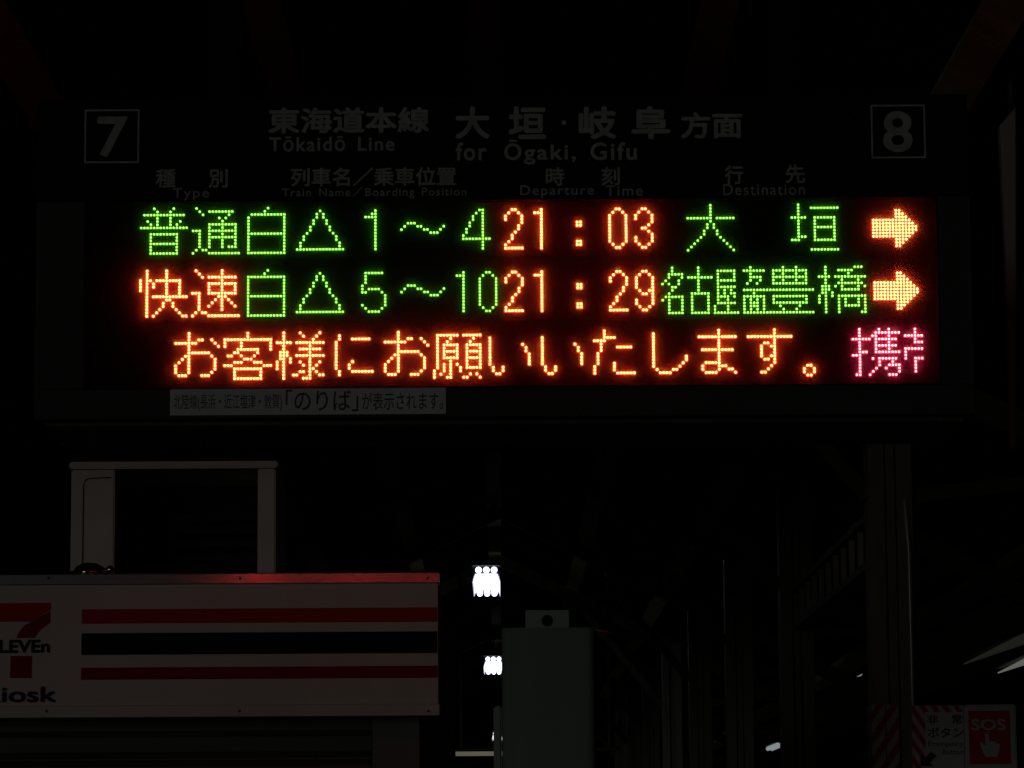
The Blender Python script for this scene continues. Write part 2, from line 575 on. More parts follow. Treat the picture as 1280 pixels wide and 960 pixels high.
KW = kx1 - kx0
tz1 = kz(270, 729.5); bz0 = kz(270, 882)
g = MB(); g.box(0.0, KW, 0.0, 0.10, bz0 + 0.002, tz1 - 0.002); fascia = g.build('fascia_panel', 'white_panel', kiosk)
# top trim: a sloped aluminium rail
prof = [(-0.012, tz1 - 0.001), (-0.0112, KT - 0.003), (-0.008, KT), (0.11, KT), (0.11, tz1 - 0.001)]


def rail(name, prof, x0, x1, material, parent):
    me = MB(); n = len(prof)
    for x in (x0, x1):
        for y, z in prof:
            me.v.append((x, y, z))
    me.face(list(range(n))); me.face(list(range(2 * n - 1, n - 1, -1)))
    for i in range(n):
        j = (i + 1) % n
        me.face([i, n + i, n + j, j])
    return me.build(name, material, parent, 0.001, 1)


rail('top_trim', prof, -0.004, KW + 0.004, 'alu_trim', kiosk)
rail('bottom_trim', [(-0.010, KB), (-0.010, bz0 + 0.001), (0.11, bz0 + 0.001), (0.11, KB)], -0.004, KW + 0.004, 'white_panel', kiosk)
g = MB(); g.box(KW - 0.10, KW - 0.002, 0.112, KD, KB + 0.01, KT - 0.01); g.build('side_fascia', 'white_panel', kiosk)
g = MB(); g.box(0.0, 0.1, 0.112, KD, KB + 0.01, KT - 0.01); g.build('side_fascia', 'white_panel', kiosk)
g = MB(); g.box(0.102, KW - 0.102, 0.112, KD, KT - 0.09, KT - 0.03); g.build('roof', 'roof_sheet', kiosk)
g = MB(); g.box(0.102, KW - 0.102, 0.112, KD, KB + 0.02, KB + 0.05); g.build('soffit', 'kiosk_wall', kiosk)
# printed bands
for (ya, yb, m) in ((760.5, 778.5, 'stripe_orange'), (790.5, 817.5, 'stripe_green'), (833.5, 848.5, 'stripe_red')):
    g = MB(); g.box(kx(102), KW - 0.003, -0.004, -0.0005, kz(320, yb), kz(320, ya)); g.build('stripe', m, kiosk)
# numeral emblem
cut = [(-62, 755), (63, 753.5), (63, 763), (50, 769), (38, 777), (-62, 778)]
g = MB(); g.prism([(kx(x, y), kz(x, y)) for x, y in cut], -0.004, -0.0005); g.build('emblem_bar', 'stripe_orange', kiosk)
arc = [(62.5, 764.5), (62.5, 778.5), (54, 784), (47, 791), (43, 797.5), (20.5, 797.5), (24, 790), (30, 782.5), (38.5, 777.7), (50.5, 770)]
g = MB(); g.prism([(kx(x, y), kz(x, y)) for x, y in arc], -0.004, -0.0005); g.build('emblem_stroke', 'stripe_red', kiosk)
stem = [(13.5, 820), (39.5, 820), (39, 847.5), (12.5, 847.5)]
g = MB(); g.prism([(kx(x, y), kz(x, y)) for x, y in stem], -0.004, -0.0005); g.build('emblem_stem', 'stripe_red', kiosk)
lettering('ELEVEn', kx(-12.5), kx(62), kz(30, 815.5), kz(30, 800.5), -0.001, 'logo_ink', kiosk, 0.04)
lettering('Kiosk', kx(-22), kx(71), kz(30, 877.5), kz(30, 859), -0.001, 'kiosk_ink', kiosk, 0.03)
for px in (60, 300, 535):
    for py in (723, 889):
        g = MB(); c = Vector((kx(px), -0.0135, kz(px, py))); g.tube([c, c + Vector((0, 0.01, 0))], 0.004, 8); g.build('screw', 'dark_steel', kiosk)
# body under the fascia
WX = kx(463)
g = MB(); g.box(WX, KW - 0.06, 0.16, 0.24, 0.0, KB + 0.018); g.build('wall', 'kiosk_wall', kiosk)
g = MB(); g.box(KW - 0.14, KW - 0.06, 0.242, KD - 0.02, 0.0, KB + 0.018); g.build('wall', 'kiosk_wall', kiosk)
g = MB(); g.box(0.02, 0.1, 0.16, KD - 0.02, 0.0, KB + 0.018); g.build('wall', 'kiosk_wall', kiosk)
g = MB(); g.box(0.102, KW - 0.142, KD - 0.1, KD - 0.02, 0.0, KB + 0.018); g.build('wall', 'kiosk_wall', kiosk)
g = MB(); g.box(0.102, WX - 0.002, 0.24, 0.26, 0.0, KB + 0.018); shut = g.build('shutter', 'shutter', kiosk)
first = None
nsl = int((KB - 0.02) / 0.088)
for k in range(nsl):
    z = 0.01 + k * 0.088
    if first is None:
        prof = [(0.0, 0.0), (-0.012, 0.02), (-0.014, 0.042), (-0.012, 0.064), (0.0, 0.084)]
        s = MB()
        for x in (0.105, WX - 0.005):
            for yy, zz in prof:
                s.v.append((x, 0.238 + yy, zz))
        n = len(prof)
        s.face(list(range(n))); s.face(list(range(2 * n - 1, n - 1, -1)))
        for i in range(n):
            j = (i + 1) % n
            s.face([i, n + i, n + j, j])
        first = s.build('slat', 'shutter', shut)
        o = first
    else:
        o = first.copy(); COL.objects.link(o)
    o.location = (0, 0, z)

# box on the kiosk roof
YB = 10.8
bx0, bx1 = at(88.5, 650, YB).x, at(346, 650, YB).x
bzt = at(215, 577, YB).z
bz0_ = KT - 0.03
BD = 0.55
BH = bzt - bz0_
unit = thing('rooftop_cabinet', 'pale open fronted metal cabinet with a dark hollow, standing on the kiosk roof', 'cabinet', (bx0, YB, bz0_))
BW = bx1 - bx0
lx = at(143, 650, YB).x - bx0; rx = at(322, 650, YB).x - bx0
tzl = at(215, 586, YB).z - bz0_
g = MB(); g.box(0, lx, 0, 0.03, 0.002, tzl - 0.002); g.build('front_panel', 'unit_white', unit, 0.004)
g = MB(); g.box(rx, BW - 0.004, 0, 0.03, 0.002, tzl - 0.002); g.build('front_post', 'unit_white', unit, 0.004)
g = MB(); g.box(-0.006, BW + 0.004, -0.012, BD, tzl, BH); g.build('lid', 'unit_white', unit, 0.005)
g = MB(); g.box(0.0, 0.012, 0.032, BD - 0.02, 0.002, tzl - 0.002); g.build('side_panel', 'unit_white', unit)
g = MB(); g.box(BW - 0.016, BW - 0.004, 0.032, BD - 0.02, 0.002, tzl - 0.002); g.build('side_panel', 'unit_white', unit)
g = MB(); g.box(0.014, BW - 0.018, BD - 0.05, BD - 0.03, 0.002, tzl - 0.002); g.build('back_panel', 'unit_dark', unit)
# pressed seam of the front panel
sx = at(104, 650, YB).x - bx0; sz = at(110, 598, YB).z - bz0_
g = MB(); g.tube([(sx, -0.001, 0.01), (sx, -0.001, sz - 0.02), (sx + 0.006, -0.001, sz - 0.006), (sx + 0.02, -0.001, sz), (lx - 0.012, -0.001, sz + 0.002)], 0.0022, 6)
g.build('seam', 'dark_steel', unit)
for k in range(7):
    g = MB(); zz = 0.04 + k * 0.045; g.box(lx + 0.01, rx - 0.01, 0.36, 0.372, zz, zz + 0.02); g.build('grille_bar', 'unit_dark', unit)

# small dome lamp on the front edge of the roof
YD = 10.05
dp = at(112, 719, YD)
dome = thing('dome_fitting', 'small dark glossy dome with a shiny rim on the kiosk roof edge', 'lamp', (dp.x, YD, KT))
g = MB()
rings = [(0.052, 0.0), (0.050, 0.012), (0.040, 0.026), (0.024, 0.035), (0.008, 0.038)]
n = 20
for r, z in rings:
    for k in range(n):
        a_ = 2 * math.pi * k / n
        g.v.append((r * math.cos(a_), r * math.sin(a_), z))
for i in range(len(rings) - 1):
    for k in range(n):
        g.face([i * n + k, i * n + (k + 1) % n, (i + 1) * n + (k + 1) % n, (i + 1) * n + k], 0, True)
g.face([(len(rings) - 1) * n + k for k in range(n)], 0, True)
g.face([k for k in reversed(range(n))])
g.build('dome', 'dome_dark', dome)
g = MB(); g.tube([(0.056 * math.cos(2 * math.pi * k / 24), 0.056 * math.sin(2 * math.pi * k / 24), 0.006) for k in range(25)], 0.006, 6, 0, False)
g.build('rim', 'chrome', dome)
for (px, py, rr) in ((129, 716.5, 0.010), (137.5, 713.5, 0.013)):  # chrome balls added to give the glints beside the dome
    c = at(px, py, YD - 0.03) - dome.location
    c.z = rr + 0.001
    g = MB()
    g.tube([(c.x, c.y, c.z - rr * math.cos(math.pi * q / 8)) for q in range(9)], [max(0.001, rr * math.sin(math.pi * q / 8)) for q in range(9)], 14)
    g.build('glint_ball', 'chrome', dome)

# ------------------------------------------------------------------ pale cabinet in the middle
YC = 7.78
cx0, cx1 = at(627.5, 870, YC).x, at(744.5, 870, YC).x
cz1 = at(686, 784.5, YC).z
cab = thing('steel_cabinet', 'tall pale green steel cabinet with a holed lifting tab on top', 'cabinet', ((cx0 + cx1) / 2, YC, 0))
cw = (cx1 - cx0) / 2
g = MB()
poly = []
R_ = 0.022
CDp = 0.20
for (sx_, sy_, a0) in ((-1, 0, 180), (1, 0, 270), (1, 1, 0), (-1, 1, 90)):
    cxx = sx_ * (cw - R_); cyy = R_ if sy_ == 0 else CDp - R_
    for k in range(6):
        a_ = math.radians(a0 + 90 * k / 5)
        poly.append((cxx + R_ * math.cos(a_), cyy + R_ * math.sin(a_)))
n = len(poly)
for z in (0.0, cz1):
    for x, y in poly:
        g.v.append((x, y, z))
g.face([n + i for i in range(n)]); g.face([i for i in reversed(range(n))])
for i in range(n):
    j = (i + 1) % n
    g.face([i, j, n + j, n + i], 0, True)
body = g.build('body', 'cabinet_green', cab)
# lifting tab with a real hole
tx0, tx1 = at(657, 770, YC).x - cab.location.x, at(711.5, 770, YC).x - cab.location.x
tzt = at(686, 760.5, YC).z
hx = at(684.5, 774, YC); hx_, hz_ = hx.x - cab.location.x, hx.z
hr = 7.2 / F * YC
bmt = bmesh.new()
N = 32
vin, vout = [], []
mx_, mz_ = (tx0 + tx1) / 2, None
for k in range(N):
    a_ = 2 * math.pi * k / N
    dx, dz = math.cos(a_), math.sin(a_)
    vin.append((hx_ + hr * dx, hz_ + hr * dz))
    lim = 1e9
    if dx > 1e-6: lim = min(lim, (tx1 - hx_) / dx)
    if dx < -1e-6: lim = min(lim, (tx0 - hx_) / dx)
    if dz > 1e-6: lim = min(lim, (tzt - hz_) / dz)
    if dz < -1e-6: lim = min(lim, (cz1 + 0.001 - hz_) / dz)
    ox, oz = hx_ + dx * lim, hz_ + dz * lim
    vout.append((ox, oz))
g = MB()
for yy in (0.05, 0.056):
    for (x, z) in vin: g.v.append((x, yy, z))
    for (x, z) in vout: g.v.append((x, yy, z))
for k in range(N):
    j = (k + 1) % N
    g.face([k, j, N + j, N + k]); g.face([2 * N + k, 3 * N + k, 3 * N + j, 2 * N + j])
    g.face([k, 2 * N + k, 2 * N + j, j]); g.face([N + k, N + j, 3 * N + j, 3 * N + k])
# corners of the tab
for (cxx, czz) in ((tx0, tzt), (tx1, tzt), (tx0, cz1 + 0.001), (tx1, cz1 + 0.001)):
    ks = sorted(range(N), key=lambda k: (vout[k][0] - cxx) ** 2 + (vout[k][1] - czz) ** 2)[:2]
    bi = len(g.v)
    g.v.append((cxx, 0.05, czz)); g.v.append((cxx, 0.056, czz))
    g.face([N + ks[0], N + ks[1], bi]); g.face([3 * N + ks[0], 3 * N + ks[1], bi + 1])
g.build('lifting_tab', 'cabinet_green', cab)
g = MB(); g.box(-cw - 0.02, -cw - 0.001, 0.05, 0.16, 0.3, at(620, 881, YC).z); g.build('side_conduit', 'cabinet_green', cab, 0.004)
# thin cable from the cabinet towards the columns
p0 = Vector((cx1 - 0.01, YC + 0.1, cz1 + 0.002)); p1 = Vector((CX - 0.09, BAYS[3], at(858, 801, BAYS[3]).z))
pts = []
for k in range(13):
    t_ = k / 12
    p = p0.lerp(p1, t_); p.z -= 0.02 * math.sin(math.pi * t_)
    pts.append(p)
g = MB(); g.tube(pts, 0.0042, 6); o = g.build('cable', 'cable_grey')
tag(o, 'thin pale cable strung from the pale cabinet towards the columns', 'cable')

# ------------------------------------------------------------------ emergency button sign
YS = 13.5
so = at(1140, 880, YS)
sos = thing('emergency_sign', 'emergency button sign with a red SOS plate beside the banded column', 'sign', (so.x, YS, so.z))


def sx(px): return at(px, 920, YS).x - so.x
def szz(py): return at(1205, py, YS).z - so.z


BOT = szz(1010)
g = MB(); g.box(sx(1140.5), sx(1205), 0.0, 0.008, BOT, szz(881.5)); g.build('striped_plate', 'warning_border', sos)
g = MB(); g.box(sx(1157), sx(1204.5), -0.003, -0.0005, szz(995), szz(890)); g.build('text_plate', 'plate_white', sos)
lettering('非', sx(1159.5), sx(1172.5), szz(905), szz(893.5), -0.0035, 'plate_ink', sos, 0.02)
lettering('常', sx(1190.5), sx(1203), szz(905), szz(893.5), -0.0035, 'plate_ink', sos, 0.02)
lettering('ボタン', sx(1160), sx(1204), szz(921.5), szz(909.5), -0.0035, 'plate_ink', sos, 0.02)
lettering('Emergency', sx(1159.5), sx(1203.5), szz(934.5), szz(926.5), -0.0035, 'plate_ink', sos, 0.0)
lettering('Button', sx(1178), sx(1203.5), szz(943), szz(936.5), -0.0035, 'plate_ink', sos, 0.0)
ar = [(1149.5, 957), (1150, 943), (1155.5, 947), (1163, 939), (1170, 944.5), (1161.5, 953), (1166, 958)]
g = MB(); g.prism([(sx(x), szz(y)) for x, y in ar], -0.0062, -0.0036); g.build('arrow', 'plate_ink', sos)
g = MB(); g.box(sx(1205.5), sx(1270), -0.016, 0.012, BOT, szz(881)); g.build('button_plate', 'plate_white', sos, 0.006)
g = MB(); g.box(sx(1210.5), sx(1262), -0.019, -0.0165, szz(955.5), szz(889)); g.build('red_panel', 'plate_red', sos)
lettering('SOS', sx(1214), sx(1256), szz(913), szz(899.5), -0.0195, 'plate_white', sos, 0.02)
# pointing hand pictogram: finger pressing a button above it, knuckles and palm
hand = [(1230, 946.5), (1227, 940), (1223.5, 929.5), (1226, 927.5), (1229.5, 932.5), (1230.5, 931.5), (1230.5, 919), (1232.5, 917), (1235, 919), (1235.5, 927.5),
        (1237, 926.5), (1239.5, 926.5), (1240, 928.5), (1241.5, 927.5), (1244, 928), (1244.5, 930), (1247.5, 929.5), (1248.5, 931), (1247.5, 939), (1245, 946.5)]
g = MB(); g.prism([(sx(x), szz(y)) for x, y in hand], -0.0215, -0.0195); g.build('hand_pictogram', 'plate_white', sos)
g = MB(); c = at(1233, 917.5, YS)
ringp = [(c.x - so.x + 0.011 * math.cos(math.radians(a_)), -0.0205, c.z - so.z + 0.008 * math.sin(math.radians(a_))) for a_ in range(10, 171, 16)]
g.tube(ringp, 0.0018, 6); g.build('press_mark', 'plate_white', sos)
g = MB(); g.box(sx(1112), sx(1240), 0.013, 0.03, szz(1000), szz(990)); g.build('bracket', 'dark_steel', sos)
g = MB(); g.box(sx(1108), sx(1116), 0.031, 13.905 - YS, szz(1000), szz(990)); g.build('bracket', 'dark_steel', sos)

# ------------------------------------------------------------------ pale fin hanging at the right edge
YF = 9.6
pf = [(1249.5, 157), (1270, 133), (1270.5, 200), (1271, 400), (1271, 560), (1264, 560), (1261, 400), (1252, 200)]
pts = [at(x, y, YF) for x, y in pf]
fx, fz = pts[5].x, pts[5].z
fin = thing('hanging_fin', 'narrow pale blue grey plate with a slanted top hanging at the right edge', 'plate', (fx, YF, fz))
g = MB(); g.prism([(p.x - fx, p.z - fz) for p in pts], 0, 0.05); g.build('plate', 'fin_blue', fin, 0.003, 1)
g = MB(); g.tube([(pts[1].x - fx - 0.01, 0.02, pts[1].z - fz - 0.02), (pts[1].x - fx - 0.01, 0.02, under(pts[1].x) + 0.17 - fz)], 0.012, 8)
g.build('hanger', 'dark_steel', fin)

# ------------------------------------------------------------------ departure board
P7 = 0.0075                                   # pitch of the diodes
RA = 19.4806                                  # line spacing in pitches
BD_, BX0, BZ0, SY = 7.61509, -0.821868, 1.6 + 1.518965, -0.0050777


def board_uv(px, py):
    """where the ray through a pixel meets the face of the board: along it and up"""
    d = fwd + RGT * ((px - 640.0) / F) - UPV * ((py - 480.0) / F)
    n_ = Vector((-math.sin(SY), math.cos(SY), 0))
    o_ = Vector((BX0, BD_, BZ0))
    t_ = (o_ - CAM).dot(n_) / d.dot(n_)
    p = CAM + d * t_
    e = Vector((math.cos(SY), math.sin(SY), 0))
    return (p - o_).dot(e), p.z - BZ0


u0, v1 = board_uv(49, 122)[0], board_uv(640, 123)[1]
u1, v0 = board_uv(1213, 320)[0], board_uv(640, 522)[1]
UC = (u0 + u1) / 2
board = thing('departure_board', 'hanging electronic departure board with lit green and orange dot matrix text', 'sign',
              (BX0 + UC * math.cos(SY), BD_ + UC * math.sin(SY), BZ0 + v0), SY)


def bu(px, py=320):
    return board_uv(px, py)[0] - UC


def bv(px, py):
    return board_uv(px, py)[1] - v0


BWH = (u1 - u0) / 2
BHT = v1 - v0
THK = 0.46
wx0, wx1 = bu(107), bu(1172)
wz0, wz1 = bv(640, 485), bv(640, 250)
FY = -0.016                                   # front of the face frame
# body
g = MB(); g.box(-BWH + 0.004, BWH - 0.004, 0.02, THK - 0.02, 0.004, BHT - 0.004); g.build('housing', 'housing', board, 0.004, 1)


def face_set(parent, yf, yb, front=True):
    parts = [('header_panel', -BWH, BWH, wz1, BHT, 'header_face'), ('bottom_frame', -BWH, BWH, 0, wz0, 'housing'),
             ('side_frame', -BWH, wx0, wz0 + 0.0005, wz1 - 0.0005, 'housing'), ('side_frame', wx1, BWH, wz0 + 0.0005, wz1 - 0.0005, 'housing')]
    for nm, xa, xb, za, zb, m in parts:
        g = MB(); g.box(xa, xb, yf, yb, za, zb); g.build(nm, m, parent, 0.0015, 1)


face_set(board, FY, 0.0195)
face_set(board, THK - 0.0195, THK + 0.016)

for nm, xa, xb, za, zb in (('h', wx0, wx1, wz0, wz0 + 0.002), ('h', wx0, wx1, wz1 - 0.002, wz1), ('v', wx0, wx0 + 0.002, wz0 + 0.002, wz1 - 0.002), ('v', wx1 - 0.002, wx1, wz0 + 0.002, wz1 - 0.002)):
    g = MB(); g.box(xa, xb, FY - 0.0004, 0.0194, za, zb); g.build('spill_strip', 'led_board', board)  # black strips added so the frame edges don't catch the diodes' light

# ---- dot patterns: strokes on a 16 x 16 cell, "c,r c,r ..." is a chain, "a-b" spans
GLY = {
    '普': '4,0 10,0 5,1 9,1 1-13,2 5,3-5 9,3-5 2,4 12,4 3,5 11,5 0-14,6 3-11,8 3,9-13 11,9-13 3-11,11 3-11,14',
    '通': '1,0 2,1 3,2 5-12,1 11,2 8,3 10,3 9,4-12 5-13,5 5,6-12 13,6-12 5-13,7 5-13,9 11-12,12 0-2,7 2,8-12 1,13 3-4,13 0,14 5-14,14',
    '白a': '7,0 6,1 2-12,2 1,3-14 12,3-14 1-12,8 1-12,14',
    '白': '7,0 6,1 1-12,2 1,3-14 12,3-14 1-12,8 1-12,14',
    '△': '7,1 6,2-3 8,2-3 5,4-5 9,4-5 4,6-7 10,6-7 3,8 11,8 2,9-10 12,9-10 1,11-12 13,11-12 0-14,13',
    '1w': '8,1-13 7,2 5-7,3',
    '～': '0,7 1,6 2-4,5 5-6,6 7-8,7 9-11,8 12,7 13,6',
    '4w': '9,1-13 8,1 7,2 6,3-4 5,5-6 4,7-8 3,9 3-11,10',
    '5w': '5-10,1 5,2-4 4,5-7 5,7 6-9,6 10,7 11,8-11 4,11 5,12 10,12 6-9,13',
    '2': '2-3,1 1,2 4,2 0,3-4 5,3-5 4,6-7 3,8 2,9-10 1,11 0,12 0-5,13',
    '1': '3,1-13 1-2,2',
    ':': '6-7,5 6-7,6 6-7,11 6-7,12',
    '0': '2-3,1 1,2 4,2 0,3-11 5,3-11 1,12 4,12 2-3,13',
    '3': '2-3,1 1,2 4,2 0,3-4 5,3-5 4,6 2-3,7 4,8 5,9-11 0,10-11 1,12 4,12 2-3,13',
    '9': '2-3,1 1,2 4,2 0,3-6 5,3-11 1,7 4,7 2-3,8 0,10-11 1,12 4,12 2-3,13',
    '大': '7,0-5 0-7,4 9-14,4 6,6-7 8,6-7 5,8-9 9,8-9 4,10 10,10 3,11 11,11 2,12 12,12 1,13 13,13 0,14 14,14',
    '垣': '2,0-11 0-4,4 3-4,10 0-1,11 6-14,1 7-13,4 7,5-10 13,5-10 7-13,7 7-13,11 6-14,14',
    '→': '1-7,5 1-7,6 1-7,7 1-7,8 1-7,9 1-7,10 8,2-13 9,2-13 10,3-12 11,4-11 12,5-10 13,6-9 14,7-8',
    '快': '0,3-6 2,0-14 3,3 4,4-5 5-12,3 8,0-9 12,4-7 4-14,8 9,9 7,10-11 10,10-11 6,12 11,12 5,13 12,13 4,14 13-14,14',
    '速': '1,0 2,1 3,2 9,0-12 5-13,2 5-13,4 5,5-6 13,5-6 5-13,7 8,8 10,8 7,9 11,9 6,10 12,10 5,11 13,11 0-2,7 2,8-12 1,13 3-4,13 0,14 5-14,14',
    '名': '3,0-1 2-6,2 2,3 6,3 1,4 5,4-5 0,5 2,5 3-4,6 3,7 2,8 1-6,9 0,10 2,10-13 6,10-13 2-6,14',
    '古': '3,0-7 0-7,3 1-6,8 1,9-13 6,9-13 1-6,14',
    '屋': '1-6,1 1,2-3 6,2-3 1-6,4 1,5 1-6,6 1,7-10 3,7-8 5,7-8 6,8-9 2-4,9 4,10 1-6,11 0,12-13 4,12-13 0-7,14',
    '方面': '3,0 1-7,1 3,2 3-6,3 3,4 6,4 2,5 5,5 1-7,7 4,8 1-7,9 1,10-13 3,10-13 5,10-13 7,10-13 4,11-12 1-7,14',
    '豊': '5,0 9,0 2-12,1 2,2 5,2 9,2 12,2 2-12,3 2,4 5,4 9,4 12,4 2-12,5 0-14,7 2-12,9 2,10 12,10 2-12,11 4,12 10,12 5,13 9,13 0-14,14',
    '橋': '2,0-14 0-3,3 1,6-8 3,6-7 4,8-9 0,9-11 11-13,0 6-10,1 9,2 5-14,3 7,4-6 12,4-6 6-13,5 5,6 14,6 7-12,7 6-14,9 6,10-14 8,10-12 12,10-12 14,10-14 8-12,12 13,14',
    'お': '4,0-12 0-6,3 7-8,2 11,2 12,3 13,4 5-10,6 11,7 12,8-11 11,12 8-10,13 3,7 2,8 1,9 0,10-12 1-3,13',
    '客': '7,0-1 0-14,2 0,3-4 14,3-5 5,3-4 4-10,5 3-4,6 10,6 1-2,7 5,7 9,7 6-8,8 3-5,9 9-11,9 0-2,10 12-14,10 3-11,11 3,12-13 11,12-13 3-11,14',
    '様': '2,0-14 0-4,3 1,6-8 3,6-7 4,8-9 0,9-11 7,0 13,0 8,1 12,1 11,2 6-14,3 10,4-14 7-13,5 6-14,7 7,9 13,9 8,10 12,10 11,11 7-8,12 12,12 5-6,13 13-14,13 8-9,14',
    'に': '3,1-2 2,3-11 3,12-13 7-12,2 7,9 6,10-11 7-13,12',
    '願': '1-7,1 9-14,1 1,2-11 0,12-14 5,2 12,2 4,3 11,3 3-7,4 10-14,4 3,5-8 7,5-8 10,5-10 14,5-10 3-7,6 10-14,6 3-7,8 10-14,8 5,9-14 10-14,11 3,10-12 7,10 8,11-12 2,13 11,13 13,13 4,14 9-10,14 14,14',
    'い': '1,2-10 2,11-12 3-4,13 5,11-12 11,4 12,5-6 13,7-10',
    'た': '4,0-3 1-3,3 5-7,2 3,4-6 2,7-10 1,11-13 8-12,5 7,10-12 8-13,13',
    'し': '3,1-11 4,12 5-8,13 9-10,12 11,11 12,10 13,8-9',
    'ま': '7,0-12 1-12,2 2-11,6 3-6,10 2,11-12 3-6,13 8-9,11 10-11,12 12,13',
    'す': '8,0-10 0-13,2 5-6,4 7,5 4,5-8 7,8 5-6,9 7,11 6,12 4-5,13',
    '。': '2-3,11 1,12-13 4,12-13 2-3,14',
    '携': '2,0-14 0-5,3 6,2 3-4,7 0-1,8 1,14 6,9 7,1-7 8,0 11,0-6 7-14,1 7-13,3 7-13,5 7-14,7 8-13,9 8,10-11 12,10 11-14,11 7,12 10,12 14,12-13 6,13 5,14 11-13,14',
    '帯': '0-5,2 3,0-4 4-5,4 0-5,6 0,7-9 3-5,9 3,10-13',
}


def dots(s):
    out_ = set()
    for tok in s.split():
        a_, b_ = tok.split(',')
        ca = [int(q) for q in a_.split('-')]; ra = [int(q) for q in b_.split('-')]
        for c_ in range(ca[0], ca[-1] + 1):
            for r_ in range(ra[0], ra[-1] + 1):
                out_.add((c_, r_))
    return sorted(out_)


G, O, K = 'green', 'orange', 'pink'
LINES = [
    [('普', 0, G), ('通', 16, G), ('白a', 32, G), ('△', 48, G), ('1w', 64, G), ('～', 80, G), ('4w', 96, G), ('2', 112, O), ('1', 120, O), (':', 128, O),
     ('0', 144, O), ('3', 152, O), ('大', 168, G), ('垣', 200, G), ('→', 224, O)],
    [('快', 0, O), ('速', 16, O), ('白', 32, G), ('△', 48, G), ('5w', 64, G), ('～', 80, G), ('1', 96, G), ('0', 104, G), ('2', 112, O), ('1', 120, O),
     (':', 128, O), ('2', 144, O), ('9', 152, O), ('名', 160, G), ('古', 168, G), ('屋', 176, G), ('方面', 184, G), ('豊', 192, G), ('橋', 208, G), ('→', 224, O)],
    [('お', 11, O), ('客', 26, O), ('様', 42, O), ('に', 58, O), ('お', 75, O), ('願', 90, O), ('い', 106, O), ('い', 122, O), ('た', 138, O), ('し', 154, O),
     ('ま', 170, O), ('す', 186, O), ('。', 202, O), ('携', 218, K), ('帯', 234, K)],
]
LR = 0.0029                                   # radius of a diode's lens
PY = 0.0045                                   # face of the diode panels


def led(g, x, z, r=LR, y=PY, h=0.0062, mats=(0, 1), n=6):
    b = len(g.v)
    for rr, yy in ((0.00355, y), (r, y - 0.0012), (r * 0.96, y - h * 0.6), (r * 0.76, y - h)):  # outermost ring carries the dim glow painted in as a halo
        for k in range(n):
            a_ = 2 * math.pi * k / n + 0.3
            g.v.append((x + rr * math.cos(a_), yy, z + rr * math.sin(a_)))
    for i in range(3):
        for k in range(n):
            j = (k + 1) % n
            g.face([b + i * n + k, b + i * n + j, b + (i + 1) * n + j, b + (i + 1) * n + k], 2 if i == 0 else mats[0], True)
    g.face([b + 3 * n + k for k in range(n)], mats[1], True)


def led_xz(line, c_, r_):
    return c_ * P7 - UC, -(line * RA + r_) * P7 - v0


panels = []
for li, chars in enumerate(LINES):
    xa, za = led_xz(li, -0.7, 15.7)
    xb, zb = led_xz(li, 239.7, -0.7)
    g = MB(); g.box(xa, xb, PY, 0.0195, za, zb)
    panel = g.build('led_panel', 'led_board', board)
    panels.append(panel)
    lit = set()
    for ch, c0, colr in chars:
        g = MB()
        for c_, r_ in dots(GLY[ch]):
            lit.add((c0 + c_, r_))
            x, z = led_xz(li, c0 + c_, r_)
            led(g, x, z)
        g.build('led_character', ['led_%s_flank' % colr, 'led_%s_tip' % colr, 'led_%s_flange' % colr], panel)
# back plate between the panels and the pane added for bloom
g = MB(); g.box(wx0 + 0.0024, wx1 - 0.0024, PY + 0.004, 0.0193, wz0 + 0.0024, wz1 - 0.0024); g.build('back_plate', 'led_board', board)
g = MB(); g.v += [(wx0 + 0.0022, -0.0062, wz0 + 0.0022), (wx1 - 0.0022, -0.0062, wz0 + 0.0022), (wx1 - 0.0022, -0.0062, wz1 - 0.0022), (wx0 + 0.0022, -0.0062, wz1 - 0.0022)]
g.face([0, 1, 2, 3])
pane = g.build('bloom_pane', 'bloom_haze', board)

# the other side of the board, towards the kiosk, shows its scrolling line in red
for k_, p in enumerate(panels):
    q = p.copy(); COL.objects.link(q)
    q.parent = board
    q.location = (0, THK, 0)
    q.rotation_euler = (0, 0, math.pi)
    if k_ < 2:
        continue
    for ch in [k for k in bpy.data.objects if k.parent == p]:
        c = ch.copy(); COL.objects.link(c); c.parent = q
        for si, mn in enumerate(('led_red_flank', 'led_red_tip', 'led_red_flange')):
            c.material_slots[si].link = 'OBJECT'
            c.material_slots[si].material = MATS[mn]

# ---- printed header
HY = FY - 0.0002


def head(body, px0, px1, py0, py1, bold=0.012, name='lettering'):
    pym, pxm = (py0 + py1) / 2, (px0 + px1) / 2
    lettering(body, bu(px0, pym), bu(px1, pym), bv(pxm, py1), bv(pxm, py0), HY, 'letter_grey', board, bold * 1.9, 0.0006, name, 0.0, 1.16 if body[0].isascii() or body[0] in 'TŌ' else 1.0)


def frame_box(px0, px1, py0, py1, w):
    x0, x1 = bu(px0, py0), bu(px1, py0)
    z0, z1 = bv(px0, py1), bv(px0, py0)
    g = MB()
    g.box(x0, x1, HY - 0.0006, HY, z1 - w, z1); g.box(x0, x1, HY - 0.0006, HY, z0, z0 + w)
    g.box(x0, x0 + w, HY - 0.0006, HY, z0 + w, z1 - w); g.box(x1 - w, x1, HY - 0.0006, HY, z0 + w, z1 - w)
    g.build('number_frame', 'letter_grey', board)


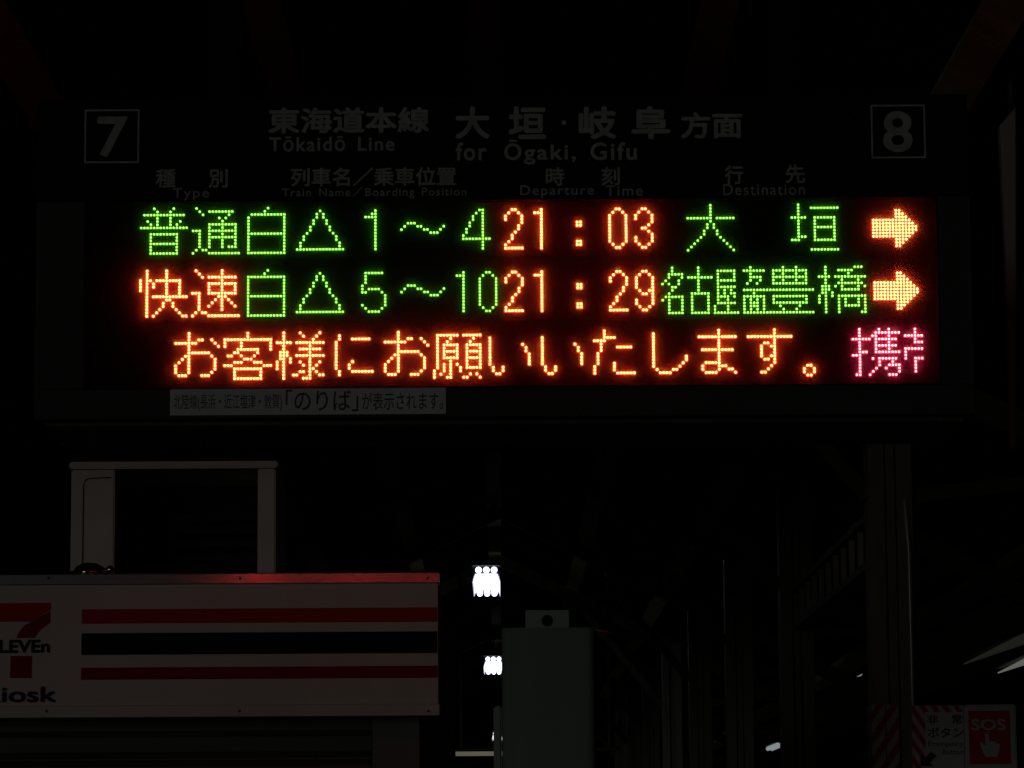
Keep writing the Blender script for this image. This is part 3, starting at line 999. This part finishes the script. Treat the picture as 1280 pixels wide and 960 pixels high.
frame_box(107, 175.5, 139, 206, 0.0042)
head('7', 124, 159, 149, 197, 0.010, 'platform_number')
frame_box(1087, 1155, 133, 200, 0.0042)
head('8', 1104, 1138, 142, 191, 0.010, 'platform_number')
head('東海道本線', 337, 536, 137, 167.5, 0.016)
head('Tōkaidō Line', 337.5, 493, 172.5, 190.5, 0.012)
for ch, a_, b_ in (('大', 570.5, 611), ('垣', 637, 681), ('岐', 724.5, 769), ('阜', 790.5, 836)):
    head(ch, a_, b_, 136, 174.5, 0.016)
head('・', 702.5, 707, 153, 157.5, 0.02)
head('方面', 851.5, 926, 143, 174, 0.016)
head('for', 570.5, 608, 180.5, 202, 0.012)
head('Ōgaki,', 631, 719, 177, 207, 0.012)
head('Gifu', 738.5, 795, 180.5, 201.5, 0.012)
head('種', 196, 220, 213.5, 236, 0.012)
head('別', 262, 285, 213.5, 236, 0.012)
head('Type', 217, 262, 237, 253.5 - 1.2, 0.004)
head('列車名／乗車位置', 364.5, 570, 211.5, 234, 0.012)
head('Train Name／Boarding Position', 353.5, 583, 234.5, 250, 0.006)
head('時', 682.5, 705, 211.5, 233.5, 0.012)
head('刻', 752, 774, 211, 233, 0.012)
head('Departure', 650.5, 742, 233.5, 249.3, 0.006)
head('Time', 757, 803, 233.5, 246.5, 0.006)
head('行', 905.5, 928, 209, 231.5, 0.012)
head('先', 981.5, 1005, 208, 230.5, 0.012)
head('Destination', 903.5, 1005, 231.8, 245.5, 0.006)

# sticker under the text lines
sx0, sx1 = bu(213.5, 503), bu(557.5, 503)
szb, szt = bv(385, 519.5), bv(385, 486.8)
g = MB(); g.box(sx0, sx1, FY - 0.0008, FY - 0.0002, szb, szt); st = g.build('sticker', 'sticker_white', board)
SYY = FY - 0.0009


def stick(body, a_, b_, t_, d_, bold=0.004):
    lettering(body, bu(a_, 503), bu(b_, 503), bv(385, d_), bv(385, t_), SYY, 'sticker_ink', st, bold, 0.0004)


stick('北陸線(長浜・近江塩津・敦賀)', 218, 353, 493.5, 514.5, 0.002)
stick('「のりば」', 358, 448, 488.5, 515.5, 0.008)
stick('が表示されます。', 453, 554, 492.5, 514, 0.006)

# underside lip and hangers
g = MB(); g.box(-BWH + 0.02, BWH - 0.02, 0.03, THK - 0.03, -0.012, 0.003); g.build('bottom_cover', 'dark_steel', board, 0.003, 1)
for s in (-0.62, 0.62):
    xh = s * BWH
    topz = 4.6 - SLOPE * abs(board.location.x + xh) + 0.17 - board.location.z
    g = MB(); g.box(xh - 0.03, xh + 0.03, THK / 2 - 0.03, THK / 2 + 0.03, BHT - 0.003, topz + 0.6); g.build('hanger', 'roof_board', board)
